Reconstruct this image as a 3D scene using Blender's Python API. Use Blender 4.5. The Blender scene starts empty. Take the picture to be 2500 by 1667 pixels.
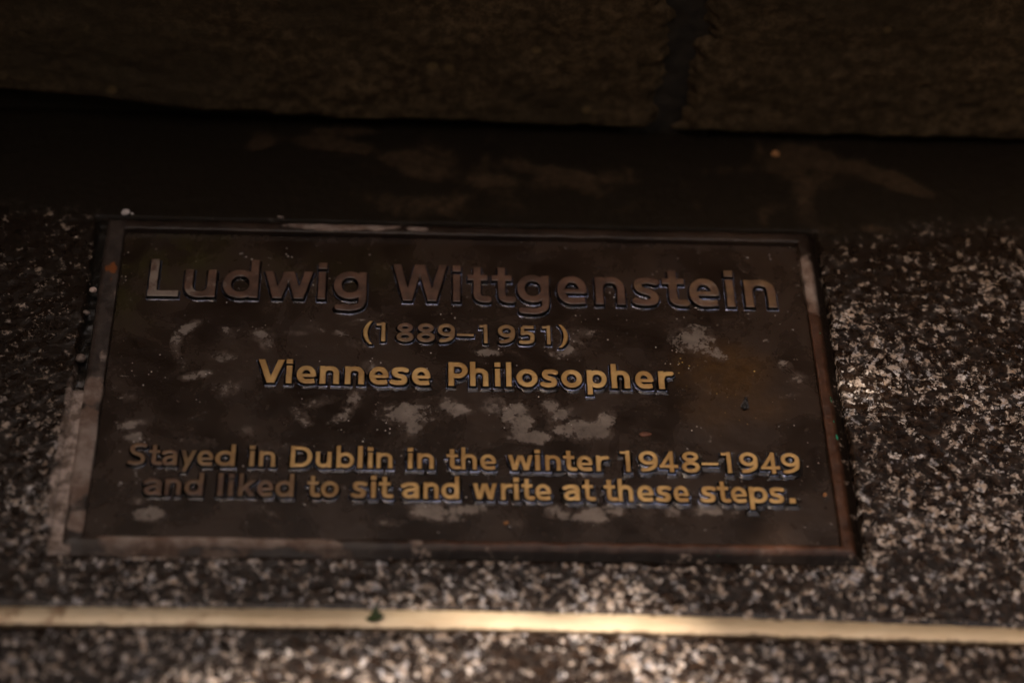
import bpy, math, random
import numpy as np
from mathutils import Matrix, Vector

# ------------------------------------------------------------------ scene, camera, light
S = bpy.context.scene
C = S.collection
MM = 0.001
random.seed(7)
RNG = np.random.default_rng(7)

cam_d = bpy.data.cameras.new("camera")
cam = bpy.data.objects.new("camera", cam_d); C.objects.link(cam); S.camera = cam
Rw = Matrix(((0.99853916, -0.01852978, -0.05075622),
             (-0.01888395, 0.7604454, -0.64912725),
             (0.05062552, 0.64913746, 0.7589846)))
cam.matrix_world = Matrix.Translation((-0.02555, -0.56402, 0.68392)) @ Rw.to_4x4()
cam_d.sensor_width = 36; cam_d.lens = 5150 * 36 / 2500
cam_d.clip_start = 0.02; cam_d.clip_end = 200
cam_d.dof.use_dof = True; cam_d.dof.focus_distance = 0.896; cam_d.dof.aperture_fstop = 3.0
cam_d.dof.aperture_blades = 9

SUN_EL, SUN_AZ = 58.0, -80.0            # azimuth from +y (behind the steps), negative = to the left
sd = Vector((math.sin(math.radians(SUN_AZ)) * math.cos(math.radians(SUN_EL)),
             math.cos(math.radians(SUN_AZ)) * math.cos(math.radians(SUN_EL)),
             math.sin(math.radians(SUN_EL))))
world = bpy.data.worlds.new("World"); S.world = world; world.use_nodes = True
wn = world.node_tree; wn.nodes.clear()
sky = wn.nodes.new('ShaderNodeTexSky'); sky.sky_type = 'NISHITA'; sky.sun_disc = False
sky.sun_elevation = math.radians(SUN_EL); sky.sun_rotation = math.radians(SUN_AZ)
sky.dust_density = 4.0; sky.air_density = 0.7; sky.ozone_density = 0.6
bg = wn.nodes.new('ShaderNodeBackground'); bg.inputs[1].default_value = 0.15
wo = wn.nodes.new('ShaderNodeOutputWorld')
hs = wn.nodes.new('ShaderNodeHueSaturation'); hs.inputs['Saturation'].default_value = 0.75
wn.links.new(sky.outputs[0], hs.inputs['Color']); wt = wn.nodes.new('ShaderNodeMix'); wt.data_type = 'RGBA'; wt.blend_type = 'MULTIPLY'; wt.inputs[0].default_value = 1.0
wt.inputs[7].default_value = (1.16, 0.96, 0.76, 1)
wn.links.new(hs.outputs[0], wt.inputs[6]); wn.links.new(wt.outputs[2], bg.inputs[0]); wn.links.new(bg.outputs[0], wo.inputs[0])

sun_d = bpy.data.lights.new("sun", 'SUN'); sun_d.energy = 2.0; sun_d.angle = math.radians(0.53)
sun_d.color = (1.0, 0.85, 0.72)
sun = bpy.data.objects.new("sun", sun_d); C.objects.link(sun)
sun.rotation_euler = sd.to_track_quat('Z', 'Y').to_euler()

S.view_settings.view_transform = 'Standard'; S.view_settings.look = 'None'
S.view_settings.exposure = 1.9; S.view_settings.gamma = 1.0

# ------------------------------------------------------------------ helpers
def nlat(seed, n=256):
    return np.random.default_rng(seed).random((n, n))
_L = {}
def vnoise(x, y, seed=0):
    if seed not in _L: _L[seed] = nlat(seed)
    L = _L[seed]; n = L.shape[0]
    xi = np.floor(x).astype(int); yi = np.floor(y).astype(int)
    fx = x - xi; fy = y - yi
    fx = fx * fx * (3 - 2 * fx); fy = fy * fy * (3 - 2 * fy)
    a = L[xi % n, yi % n]; b = L[(xi + 1) % n, yi % n]; c = L[xi % n, (yi + 1) % n]; d = L[(xi + 1) % n, (yi + 1) % n]
    return (a * (1 - fx) + b * fx) * (1 - fy) + (c * (1 - fx) + d * fx) * fy
def fbm(x, y, oct=4, seed=0, rough=0.5):
    s = 0; a = 1; t = 0
    for k in range(oct):
        s = s + a * vnoise(x * 2 ** k + 17.3 * k, y * 2 ** k + 9.1 * k, seed + k); t += a; a *= rough
    return s / t
def sstep(a, b, x):
    t = np.clip((x - a) / (b - a), 0, 1); return t * t * (3 - 2 * t)

def mesh_np(name, verts, quads, mat, smooth=True, attrs=None, tris=None):
    me = bpy.data.meshes.new(name)
    faces = np.asarray(quads) if tris is None else np.asarray(tris)
    k = faces.shape[1]
    me.vertices.add(len(verts)); me.vertices.foreach_set('co', np.asarray(verts, np.float32).ravel())
    me.loops.add(faces.size); me.loops.foreach_set('vertex_index', faces.astype(np.int32).ravel())
    me.polygons.add(len(faces)); me.polygons.foreach_set('loop_start', np.arange(0, faces.size, k, dtype=np.int32))
    me.update(calc_edges=True)
    me.polygons.foreach_set('use_smooth', np.full(len(faces), smooth))
    for an, av in (attrs or {}).items():
        at = me.attributes.new(an, 'FLOAT', 'POINT'); at.data.foreach_set('value', np.asarray(av, np.float32).ravel())
    me.materials.append(mat); me.validate(); me.update()
    return me
def link(name, me, parent=None, loc=None, **props):
    o = bpy.data.objects.new(name, me); C.objects.link(o)
    if parent is not None: o.parent = parent
    if loc is not None: o.location = loc
    for k, v in props.items(): o[k] = v
    return o
def gridq(nx, ny):
    i = np.arange(nx - 1)[:, None] * ny + np.arange(ny - 1)[None, :]
    return np.stack([i, i + ny, i + ny + 1, i + 1], -1).reshape(-1, 4)

class NT:
    def __init__(s, name):
        s.m = bpy.data.materials.new(name); s.m.use_nodes = True; s.t = s.m.node_tree; s.t.nodes.clear()
        s.out = s.t.nodes.new('ShaderNodeOutputMaterial')
    def n(s, typ, **kw):
        nd = s.t.nodes.new(typ)
        for k, v in kw.items():
            if k.startswith('_'):
                nd.inputs[k[1:].replace('_', ' ')].default_value = v
            else: setattr(nd, k, v)
        return nd
    def l(s, a, b): s.t.links.new(a, b)
    def set(s, inp, v):
        if hasattr(v, 'links') or isinstance(v, bpy.types.NodeSocket): s.l(v, inp)
        elif isinstance(v, tuple) and len(v) == 3: inp.default_value = (*v, 1)
        else: inp.default_value = v
    def co(s):
        if not hasattr(s, '_co'): s._co = s.n('ShaderNodeNewGeometry').outputs['Position']
        return s._co
    def noise(s, scale, detail=4, rough=0.55, dist=0.0, off=(0, 0, 0), scl=None):
        mp = s.n('ShaderNodeMapping'); s.l(s.co(), mp.inputs[0]); mp.inputs['Location'].default_value = off
        if scl: mp.inputs['Scale'].default_value = scl
        nd = s.n('ShaderNodeTexNoise'); nd.inputs['Scale'].default_value = scale; nd.inputs['Detail'].default_value = detail
        nd.inputs['Roughness'].default_value = rough; nd.inputs['Distortion'].default_value = dist
        s.l(mp.outputs[0], nd.inputs['Vector']); return nd.outputs['Fac']
    def voro(s, scale, out='Color', off=(0, 0, 0), rnd=1.0, feature='F1'):
        mp = s.n('ShaderNodeMapping'); s.l(s.co(), mp.inputs[0]); mp.inputs['Location'].default_value = off
        nd = s.n('ShaderNodeTexVoronoi'); nd.feature = feature; nd.inputs['Scale'].default_value = scale; nd.inputs['Randomness'].default_value = rnd
        s.l(mp.outputs[0], nd.inputs['Vector']); return nd.outputs[out]
    def attr(s, name, typ='GEOMETRY'):
        nd = s.n('ShaderNodeAttribute'); nd.attribute_name = name; nd.attribute_type = typ; return nd.outputs['Fac']
    def mp(s, v, a, b, c=0.0, d=1.0, smooth=True):
        nd = s.n('ShaderNodeMapRange'); nd.interpolation_type = 'SMOOTHSTEP' if smooth else 'LINEAR'
        s.set(nd.inputs[0], v); s.set(nd.inputs[1], a); s.set(nd.inputs[2], b); s.set(nd.inputs[3], c); s.set(nd.inputs[4], d); return nd.outputs[0]
    def ma(s, op, a, b=0.0, c=0.0, clamp=False):
        nd = s.n('ShaderNodeMath'); nd.operation = op; nd.use_clamp = clamp
        s.set(nd.inputs[0], a); s.set(nd.inputs[1], b)
        if len(nd.inputs) > 2: s.set(nd.inputs[2], c)
        return nd.outputs[0]
    def mix(s, f, a, b):
        nd = s.n('ShaderNodeMix'); nd.data_type = 'RGBA'
        s.set(nd.inputs[0], f); s.set(nd.inputs[6], a); s.set(nd.inputs[7], b); return nd.outputs[2]
    def bump(s, h, strength=0.5, dist=0.001, nrm=None):
        nd = s.n('ShaderNodeBump'); nd.inputs['Strength'].default_value = strength; nd.inputs['Distance'].default_value = dist
        s.l(h, nd.inputs['Height'])
        if nrm is not None: s.l(nrm, nd.inputs['Normal'])
        return nd.outputs[0]
    def pr(s, **kw):
        b = s.n('ShaderNodeBsdfPrincipled')
        for k, v in kw.items(): s.set(b.inputs[k.replace('_', ' ')], v)
        s.l(b.outputs[0], s.out.inputs[0]); return b

# ------------------------------------------------------------------ materials
def mat_granite():
    t = NT("speckled_granite")
    grime_falloff = t.attr('grime_falloff')                     # damp dirt on the stone, plus light falloff put into the colour
    # ragged crystals: voronoi cells on noise-shifted coordinates
    nz = t.n('ShaderNodeTexNoise'); nz.inputs['Scale'].default_value = 420; nz.inputs['Detail'].default_value = 4
    t.l(t.co(), nz.inputs['Vector'])
    sub = t.n('ShaderNodeVectorMath', operation='SUBTRACT'); t.l(nz.outputs['Color'], sub.inputs[0]); sub.inputs[1].default_value = (.5, .5, .5)
    scl = t.n('ShaderNodeVectorMath', operation='SCALE'); t.l(sub.outputs[0], scl.inputs[0]); scl.inputs['Scale'].default_value = 0.0062
    add = t.n('ShaderNodeVectorMath', operation='ADD'); t.l(scl.outputs[0], add.inputs[0]); t.l(t.co(), add.inputs[1])
    def vc(scale):
        v = t.n('ShaderNodeTexVoronoi'); v.inputs['Scale'].default_value = scale; t.l(add.outputs[0], v.inputs['Vector'])
        sp = t.n('ShaderNodeSeparateColor'); t.l(v.outputs['Color'], sp.inputs[0]); return sp.outputs
    c1 = vc(390); c2 = vc(850)
    fleck = t.noise(225, 4, 0.64, 0.5); big = t.noise(22, 4, 0.6, off=(5, 2, 1)); fine = t.noise(800, 3, 0.7, off=(3, 1, 0))
    h = t.ma('ADD', t.ma('MULTIPLY', c1[0], 0.20), t.ma('MULTIPLY', c2[0], 0.13))
    h = t.ma('ADD', h, t.ma('MULTIPLY', fleck, 1.15))
    h = t.ma('ADD', h, t.ma('ADD', t.ma('MULTIPLY', big, 0.42), t.ma('MULTIPLY', fine, 0.30)))   # mean about 1.10
    th = t.ma('ADD', 1.158, t.ma('MULTIPLY', grime_falloff, 0.085))
    msk = t.mp(h, t.ma('SUBTRACT', th, 0.03), t.ma('ADD', th, 0.125))
    pale = t.mix(c1[1], (0.20, 0.150, 0.115), (0.38, 0.305, 0.25))
    pale = t.mix(t.mp(c2[1], 0.3, 0.9, 0, 0.6), pale, (0.50, 0.43, 0.38))
    pale = t.mix(t.mp(c1[2], 0.74, 0.86, 0, .8), pale, (0.31, 0.32, 0.36))
    pale = t.mix(t.mp(c2[2], 0.86, 0.93, 0, .7), pale, (0.30, 0.18, 0.09))
    pale = t.mix(t.mp(c2[0], 0.88, 0.95, 0, .8), pale, (0.72, 0.68, 0.65))
    dark = t.mix(t.mp(t.noise(300, 3, off=(9, 0, 0)), 0.42, 0.72), (0.0085, 0.0045, 0.0027), (0.034, 0.0195, 0.0120))
    stone = t.mix(msk, dark, pale)
    muddy_dimmed = t.mix(c1[1], (0.14, 0.092, 0.056), (0.30, 0.22, 0.16))
    stone = t.mix(t.ma('MULTIPLY', grime_falloff, 0.85), stone, t.mix(msk, (0.0115, 0.0068, 0.0040), muddy_dimmed))
    mort = t.attr('mortar')
    mcol = t.mix(t.mp(t.noise(150, 5, 0.65), 0.4, 0.62), (0.12, 0.085, 0.065), (0.36, 0.28, 0.235))
    stone = t.mix(mort, stone, mcol)
    pit = t.attr('pit'); stone = t.mix(pit, stone, (0.010, 0.008, 0.006))
    # black wet film at the foot of the riser with worn brown islands
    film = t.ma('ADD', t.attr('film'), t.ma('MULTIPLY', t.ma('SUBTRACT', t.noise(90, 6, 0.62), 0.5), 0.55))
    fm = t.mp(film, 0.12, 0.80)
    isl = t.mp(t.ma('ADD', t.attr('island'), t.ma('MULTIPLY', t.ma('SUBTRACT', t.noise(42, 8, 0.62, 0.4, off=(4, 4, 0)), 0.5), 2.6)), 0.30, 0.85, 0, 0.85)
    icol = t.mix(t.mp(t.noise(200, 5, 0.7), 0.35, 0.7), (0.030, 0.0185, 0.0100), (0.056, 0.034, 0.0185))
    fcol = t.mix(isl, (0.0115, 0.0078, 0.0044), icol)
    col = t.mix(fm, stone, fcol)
    rough = t.ma('ADD', t.ma('MULTIPLY', msk, 0.12), t.ma('MULTIPLY', t.noise(120, 3, off=(2, 2, 2)), 0.55))
    rough = t.ma('ADD', t.ma('MULTIPLY', rough, t.ma('SUBTRACT', 1.0, fm)), t.ma('MULTIPLY', fm, 0.55), clamp=True)
    bh = t.ma('ADD', t.ma('MULTIPLY', fleck, 1.0), t.ma('ADD', t.ma('MULTIPLY', fine, 0.6), t.ma('MULTIPLY', msk, 0.3)))
    nm = t.bump(bh, 0.30, 0.0012)
    t.pr(Base_Color=col, Roughness=rough, Normal=nm, Specular_IOR_Level=t.ma('SUBTRACT', 0.30, t.ma('MULTIPLY', fm, 0.22)))
    return t.m

def mat_riser():
    t = NT("riser_stone")
    n1 = t.noise(45, 6, 0.68, 0.3, scl=(0.6, 1, 1)); n2 = t.noise(170, 5, 0.7, off=(3, 3, 3)); n3 = t.noise(9, 3, off=(1, 5, 1))
    col = t.mix(t.mp(n2, 0.36, 0.68), (0.048, 0.029, 0.0125), (0.15, 0.093, 0.046))
    col = t.mix(t.mp(n1, 0.40, 0.66), t.mix(0.5, col, (0.038, 0.024, 0.011)), col)
    col = t.mix(t.mp(n3, 0.42, 0.62, 0.0, 0.65), col, (0.045, 0.030, 0.015))
    spot = t.mp(t.voro(65, 'Distance', off=(2, 0, 0)), 0.22, 0.10)
    col = t.mix(t.ma('MULTIPLY', spot, t.mp(t.noise(40, 2, off=(8, 8, 1)), 0.52, 0.64)), col, (0.15, 0.095, 0.04))
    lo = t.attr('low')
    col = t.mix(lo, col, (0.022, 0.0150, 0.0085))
    nm = t.bump(t.ma('ADD', n1, t.ma('MULTIPLY', n2, 0.6)), 0.5, 0.003)
    t.pr(Base_Color=col, Roughness=0.85, Normal=nm, Specular_IOR_Level=0.2)
    return t.m

def bronze_base(t):
    a = t.noise(26, 6, 0.62, 0.4); b = t.noise(160, 5, 0.65, off=(3, 1, 0)); c = t.noise(60, 4, off=(7, 7, 0))
    base = t.mix(t.mp(a, 0.38, 0.64), (0.0150, 0.0086, 0.0055), (0.033, 0.0195, 0.0125))
    base = t.mix(t.mp(c, 0.5, 0.7, 0, 0.5), base, (0.034, 0.023, 0.018))
    base = t.mix(t.mp(b, 0.62, 0.78, 0, 0.6), base, (0.06, 0.043, 0.032))
    return base, a, b

def mat_field():
    t = NT("patinated_bronze_field")
    base, a, b = bronze_base(t)
    gold = t.attr('gold')
    gm = t.mp(t.ma('ADD', gold, t.ma('MULTIPLY', t.ma('SUBTRACT', t.noise(40, 5), 0.5), 0.5)), 0.25, 1.0)
    base = t.mix(t.ma('MULTIPLY', gm, t.mp(t.noise(230, 5, 0.75, off=(7, 1, 0)), 0.3, 0.62, 0.4, 0.9)), base, (0.070, 0.036, 0.013))
    spk = t.mp(t.voro(330, 'Distance', off=(1, 1, 0)), 0.16, 0.08)
    spk = t.ma('MULTIPLY', spk, t.ma('MULTIPLY', t.mp(t.noise(120, 1, off=(5, 5, 5)), 0.56, 0.62), gm))
    base = t.mix(spk, base, (0.75, 0.5, 0.16))
    ol = t.attr('olive')
    base = t.mix(t.ma('MULTIPLY', ol, t.mp(t.noise(90, 5, off=(6, 0, 0)), 0.3, 0.7)), base, (0.032, 0.026, 0.007))
    dep = t.ma('ADD', t.attr('lime'), t.ma('MULTIPLY', t.ma('SUBTRACT', t.noise(135, 8, 0.7, 0.6, off=(2, 9, 0)), 0.5), 2.6))
    dep = t.ma('ADD', dep, t.ma('MULTIPLY', t.ma('SUBTRACT', t.noise(430, 6, 0.75, 0.3, off=(2, 3, 1)), 0.5), 1.5))
    dm = t.ma('MULTIPLY', t.mp(dep, 0.46, 0.62), t.mp(t.noise(60, 3, off=(5, 5, 8)), 0.3, 0.6, 0.55, 1.0))
    haze = t.ma('MULTIPLY', t.mp(t.ma('ADD', t.attr('lime'), t.ma('MULTIPLY', t.noise(50, 7, 0.7, off=(1, 3, 0)), 1.0)), 0.54, 1.0), t.mp(t.noise(210, 5, 0.75, off=(9, 3, 0)), 0.42, 0.66, 0.05, 0.75))
    dcol = t.mix(t.mp(b, 0.35, 0.65), (0.135, 0.105, 0.083), (0.21, 0.168, 0.138))
    base = t.mix(haze, base, (0.12, 0.088, 0.07))
    base = t.mix(t.ma('MULTIPLY', dm, 0.88), base, dcol)
    ps = t.mp(t.voro(520, 'Distance', off=(3, 1, 0)), 0.20, 0.08)
    ps = t.ma('MULTIPLY', ps, t.mp(t.ma('ADD', t.noise(160, 2, off=(1, 5, 2)), t.ma('MULTIPLY', t.noise(25, 1, off=(1, 1, 2)), 0.5)), 0.86, 0.93))
    base = t.mix(ps, base, (0.62, 0.56, 0.52))  # droplet sparkle painted in as pale specks
    rough = t.ma('ADD', t.mp(a, 0.3, 0.7, 0.20, 0.32), t.ma('MULTIPLY', dm, 0.3), clamp=True)
    nm = t.bump(t.ma('ADD', t.ma('MULTIPLY', b, 0.7), t.ma('ADD', t.ma('MULTIPLY', a, 0.4), t.ma('MULTIPLY', dm, 0.12))), 0.25, 0.0012)
    t.pr(Base_Color=base, Roughness=rough, Normal=nm, Metallic=0.0, Specular_IOR_Level=0.5)
    return t.m

def mat_frame():
    t = NT("patinated_bronze_frame")
    base, a, b = bronze_base(t)
    warm = t.mix(t.mp(b, 0.35, 0.7), (0.040, 0.016, 0.008), (0.085, 0.036, 0.019))
    grey = t.mix(t.mp(b, 0.35, 0.7), (0.024, 0.017, 0.0135), (0.062, 0.045, 0.036))
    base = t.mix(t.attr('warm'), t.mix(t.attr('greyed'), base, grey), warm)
    dep = t.ma('ADD', t.attr('lime'), t.ma('MULTIPLY', t.ma('SUBTRACT', t.noise(120, 7, 0.66, 0.2, off=(2, 9, 0), scl=(0.7, 1, 1)), 0.5), 1.0))
    dm = t.mp(dep, 0.46, 0.66)
    dcol = t.mix(t.mp(t.noise(70, 6, 0.7, off=(1, 0, 9)), 0.35, 0.65), (0.12, 0.072, 0.050), (0.26, 0.20, 0.165))
    base = t.mix(t.ma('MULTIPLY', dm, 0.92), base, dcol)
    base = t.mix(t.mp(t.ma('ADD', t.attr('rust'), t.ma('MULTIPLY', t.ma('SUBTRACT', t.noise(300, 4), 0.5), 0.8)), 0.4, 0.7), base, (0.17, 0.05, 0.012))
    grit = t.mp(t.ma('ADD', t.noise(260, 4, 0.7, off=(8, 1, 1)), t.ma('MULTIPLY', t.noise(60, 2, off=(3, 1, 7)), 0.4)), 0.80, 0.90)
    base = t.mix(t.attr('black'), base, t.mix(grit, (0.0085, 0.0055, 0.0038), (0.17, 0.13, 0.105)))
    base = t.mix(t.mp(t.ma('ADD', t.attr('verd'), t.ma('MULTIPLY', t.ma('SUBTRACT', t.noise(420, 3), 0.5), 1.4)), 0.52, 0.66), base, (0.02, 0.26, 0.15))
    nm = t.bump(t.ma('ADD', b, t.ma('ADD', a, t.ma('MULTIPLY', dm, 0.3))), 0.5, 0.0014)
    t.pr(Base_Color=base, Roughness=t.ma('ADD', 0.38, t.ma('MULTIPLY', dm, 0.4)), Normal=nm, Specular_IOR_Level=t.ma('SUBTRACT', 0.30, t.ma('MULTIPLY', t.attr('black'), 0.24)))
    return t.m

def mat_letter():
    t = NT("raised_bronze_letter")
    base, a, b = bronze_base(t)
    wear = t.attr('wear', 'OBJECT'); top = t.mp(t.attr('height'), 0.80, 0.97)
    dull = t.mix(t.mp(t.noise(110, 5, 0.65, off=(2, 0, 0)), 0.36, 0.64), (0.050, 0.023, 0.013), (0.105, 0.052, 0.031))
    brass = t.mix(t.mp(t.noise(60, 5, 0.6, off=(0, 2, 0)), 0.35, 0.66), (0.42, 0.240, 0.078), (0.66, 0.425, 0.165))
    w = t.mp(t.ma('ADD', wear, t.ma('MULTIPLY', t.ma('SUBTRACT', t.noise(120, 5, 0.6, off=(4, 0, 0)), 0.5), 0.45)), 0.15, 0.85, smooth=False)
    face = t.mix(w, dull, brass)
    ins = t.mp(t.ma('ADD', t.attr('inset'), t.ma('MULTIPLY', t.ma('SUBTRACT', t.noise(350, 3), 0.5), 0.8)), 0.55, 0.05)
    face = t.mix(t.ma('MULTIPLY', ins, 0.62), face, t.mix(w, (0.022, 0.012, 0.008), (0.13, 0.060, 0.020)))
    lim = t.mp(t.ma('ADD', t.attr('lime', 'OBJECT'), t.ma('MULTIPLY', t.ma('SUBTRACT', t.noise(130, 6, 0.7, off=(0, 0, 5)), 0.5), 1.6)), 0.44, 0.66)
    face = t.mix(t.ma('MULTIPLY', lim, 0.85), face, t.mix(b, (0.14, 0.105, 0.08), (0.27, 0.215, 0.17)))
    col = t.mix(top, t.mix(t.mp(t.attr('height'), .30, .17), (0.018, 0.013, 0.011), t.mix(t.ma('MULTIPLY', t.attr('wet_glint', 'OBJECT'), t.ma('MULTIPLY', t.mp(t.attr('height'), .008, .05), t.mp(t.noise(190, 3, off=(6, 6, 6)), .38, .62))), (0.020, 0.016, 0.016), (0.50, 0.56, 0.82))), face)  # sky glint of the water put into the foot as bluish metal colour
    met = t.mix(top, (0.75, 0.75, 0.75), t.ma('MULTIPLY', w, 0.35))
    rough = t.mix(top, (0.14, 0.14, 0.14), (0.42, 0.42, 0.42))
    nm = t.bump(t.ma('ADD', b, t.noise(600, 2)), 0.25, 0.0008)
    t.pr(Base_Color=col, Roughness=rough, Normal=nm, Metallic=met, Specular_IOR_Level=0.6)
    return t.m

def mat_brass_strip():
    t = NT("worn_brass_strip")
    a = t.noise(18, 5, 0.6, scl=(1, 2, 1)); b = t.noise(260, 4, 0.7, scl=(0.25, 1, 1)); c = t.noise(60, 5, 0.6, off=(5, 0, 0))
    col = t.mix(t.mp(a, 0.35, 0.65), (0.54, 0.42, 0.27), (0.66, 0.54, 0.37))
    col = t.mix(t.mp(b, 0.5, 0.75, 0, 0.35), col, (0.50, 0.33, 0.16))
    col = t.mix(t.ma('MULTIPLY', t.attr('tarnish'), t.mp(c, 0.50, 0.66)), col, (0.16, 0.075, 0.028))
    dirt = t.mp(t.ma('ADD', t.attr('rim'), t.ma('MULTIPLY', t.ma('SUBTRACT', t.noise(170, 5, 0.7, off=(0, 7, 0)), 0.5), 1.6)), 0.62, 0.95)
    col = t.mix(t.ma('MULTIPLY', dirt, 0.8), col, (0.10, 0.06, 0.035))
    sc = t.mp(t.noise(900, 3, 0.7, off=(0, 7, 3), scl=(0.05, 1, 1)), 0.56, 0.66, 0, 0.35)
    col = t.mix(sc, col, (0.30, 0.19, 0.09))
    nm = t.bump(b, 0.25, 0.0006)
    t.pr(Base_Color=col, Roughness=0.48, Normal=nm, Metallic=0.25)
    return t.m

def mat_water():
    t = NT("rain_water")
    b = t.pr(Base_Color=(1, 1, 1), Roughness=0.02, IOR=1.42)
    b.inputs['Transmission Weight'].default_value = 1.0
    return t.m

def mat_simple(name, c1, c2, scale=400, rough=0.6, **kw):
    t = NT(name); n = t.noise(scale, 4, 0.6)
    nm = t.bump(n, 0.5, 0.0006)
    t.pr(Base_Color=t.mix(t.mp(n, 0.35, 0.65), c1, c2), Roughness=rough, Normal=nm, **kw)
    return t.m

M_granite = mat_granite(); M_riser = mat_riser(); M_field = mat_field(); M_frame = mat_frame()
M_letter = mat_letter(); M_strip = mat_brass_strip(); M_water = mat_water()

# ------------------------------------------------------------------ step tread (granite slab with a recess for the plaque)
def blobs(x, y, L):
    s = np.zeros_like(x)
    for b in L:
        bx, by, rx, ry = b[:4]; w = b[4] if len(b) > 4 else 1.0; an = math.radians(b[5]) if len(b) > 5 else 0
        dx = x - bx; dy = y - by
        u = (dx * math.cos(an) + dy * math.sin(an)) / rx; v = (-dx * math.sin(an) + dy * math.cos(an)) / ry
        s = np.maximum(s, w * np.exp(-((u * u + v * v) * 0.75) ** 1.4))
    return s

xs = np.concatenate([[-1600, -900, -600, -420, -330, -280], np.arange(-250, 300.1, 0.9), [330, 380, 460, 620, 900, 1600]])
ys = np.concatenate([np.arange(-214, 156.1, 0.9), [158, 162]])
Xg, Yg = np.meshgrid(xs, ys, indexing='ij')
inner = (1 - sstep(240, 280, np.abs(Xg - 20)))
lump = (fbm(Xg / 3.2, Yg / 3.2, 3, 11) - 0.5) * 0.55 + (fbm(Xg / 40, Yg / 40, 3, 21) - 0.5) * 1.2
jx = (fbm(Yg / 5, Xg / 40, 4, 31) - 0.5) * 4.0; jy = (fbm(Xg / 5, Yg / 40, 4, 32) - 0.5) * 3.0
lgap = 3.6 * sstep(-12, 8, Yg)                                       # the open joint widens up the left side
xl = -159.4 - 3.6 + 0 * Yg; xr = 159.3 + 0 * Yg
inx = np.minimum(Xg - xl + jx * 0.5, xr - Xg + jx * 0.35)
iny = np.minimum(Yg + 92.0 + jy * 0.45, 89.6 - Yg + jy * 0.35)
hole = sstep(-0.4, 0.9, np.minimum(inx, iny))
leftgap = hole * (Xg < -154)
mort = np.maximum(leftgap * sstep(2, -14, Yg + jx * 3), 0)
# mortar smeared over the stone edge, lower left and under the bottom bar
smear = blobs(Xg, Yg, [(-162, -30, 3, 30, .9), (-163, -62, 3, 20, .8), (-161, -5, 2, 16, .8), (-163, -84, 4, 6, .4), (-120, -91, 34, 2.6, .6), (-60, -90.5, 16, 2.2, .5)])
smear = sstep(0.35, 0.7, smear + (fbm(Xg / 4, Yg / 4, 4, 41) - 0.5) * 0.9)
Zg = lump * inner - 0.2
floorz = -5.5 + (fbm(Xg / 3, Yg / 3, 3, 45) - 0.5) * 1.5
Zg = Zg * (1 - hole) + floorz * hole
Zg = Zg * (1 - mort) + (-0.9 + (fbm(Xg / 5, Yg / 9, 3, 46) - 0.5) * 1.4) * mort
mort_a = np.maximum(mort, smear * (1 - hole))
pit = hole * (1 - mort)
# groove bed for the brass strip
def strip_mid(x):
    return np.interp(x, [-1600, -400, -177, -100, -38, 17, 60, 110, 160, 216, 300, 420, 1600],
                     [-150, -124.5, -120.4, -120.0, -119.9, -120.1, -120.7, -121.7, -122.9, -124.3, -127, -131, -175])
sm = strip_mid(Xg); ins = sstep(5.6, 4.4, np.abs(Yg - sm) + (fbm(Xg / 4, Yg / 4, 3, 51) - 0.5) * 1.6)
Zg = Zg * (1 - ins) - 1.6 * ins
# front nosing
Zg = Zg - np.where(Yg < -200, ((-200 - Yg) / 14) ** 2 * 5, 0)
grime_falloff = np.clip(0.70 * sstep(-110, -170, Xg) * sstep(-80, 10, Yg) + 0.30 * sstep(-90, -170, Xg) + 0.75 * sstep(-30, 95, Yg) * sstep(100, 150, Xg) + .8 * sstep(66, 104, Yg) + 0.20 * (fbm(Xg / 60, Yg / 60, 3, 61) - 0.4), 0, 1)  # dirt at left; ramps towards the riser also stand for light falloff
lim = np.interp(xs, [-300, -212, -150, -60, 40, 120, 180, 215, 280], [104, 100, 88, 86, 85, 82, 90, 98, 100])[:, None]
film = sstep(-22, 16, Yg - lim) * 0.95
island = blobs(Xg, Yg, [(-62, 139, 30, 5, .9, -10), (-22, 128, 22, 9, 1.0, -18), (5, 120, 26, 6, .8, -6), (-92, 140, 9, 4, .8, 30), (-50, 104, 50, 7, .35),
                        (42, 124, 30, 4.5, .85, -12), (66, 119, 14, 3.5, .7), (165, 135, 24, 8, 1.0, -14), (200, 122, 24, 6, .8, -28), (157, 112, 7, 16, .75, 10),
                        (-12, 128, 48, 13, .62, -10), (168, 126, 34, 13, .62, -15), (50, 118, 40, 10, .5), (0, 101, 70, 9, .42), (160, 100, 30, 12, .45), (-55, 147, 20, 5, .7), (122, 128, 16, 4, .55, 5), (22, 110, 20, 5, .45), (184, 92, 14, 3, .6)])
V = np.stack([Xg, Yg, Zg], -1).reshape(-1, 3) * MM
ny = len(ys); nx = len(xs)
Q = gridq(nx, ny)
# drop the front face down to the pavement
front0 = np.arange(nx) * ny
fv = np.stack([xs, np.full(nx, -216.0), np.full(nx, -170.0)], -1) * MM
b0 = len(V); V = np.vstack([V, fv])
Qf = np.stack([b0 + np.arange(nx - 1), b0 + np.arange(1, nx), front0[1:], front0[:-1]], -1)
Q = np.vstack([Q, Qf])
pad = lambda a: np.concatenate([a.ravel(), np.zeros(nx)])
me = mesh_np("step_tread", V, Q, M_granite, attrs=dict(grime_falloff=pad(grime_falloff), mortar=pad(mort_a), pit=pad(pit), film=pad(film), island=pad(island)))
tread = link("step_tread", me, kind='structure', label="dark speckled granite step tread, damp and blackened towards the riser")

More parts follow.
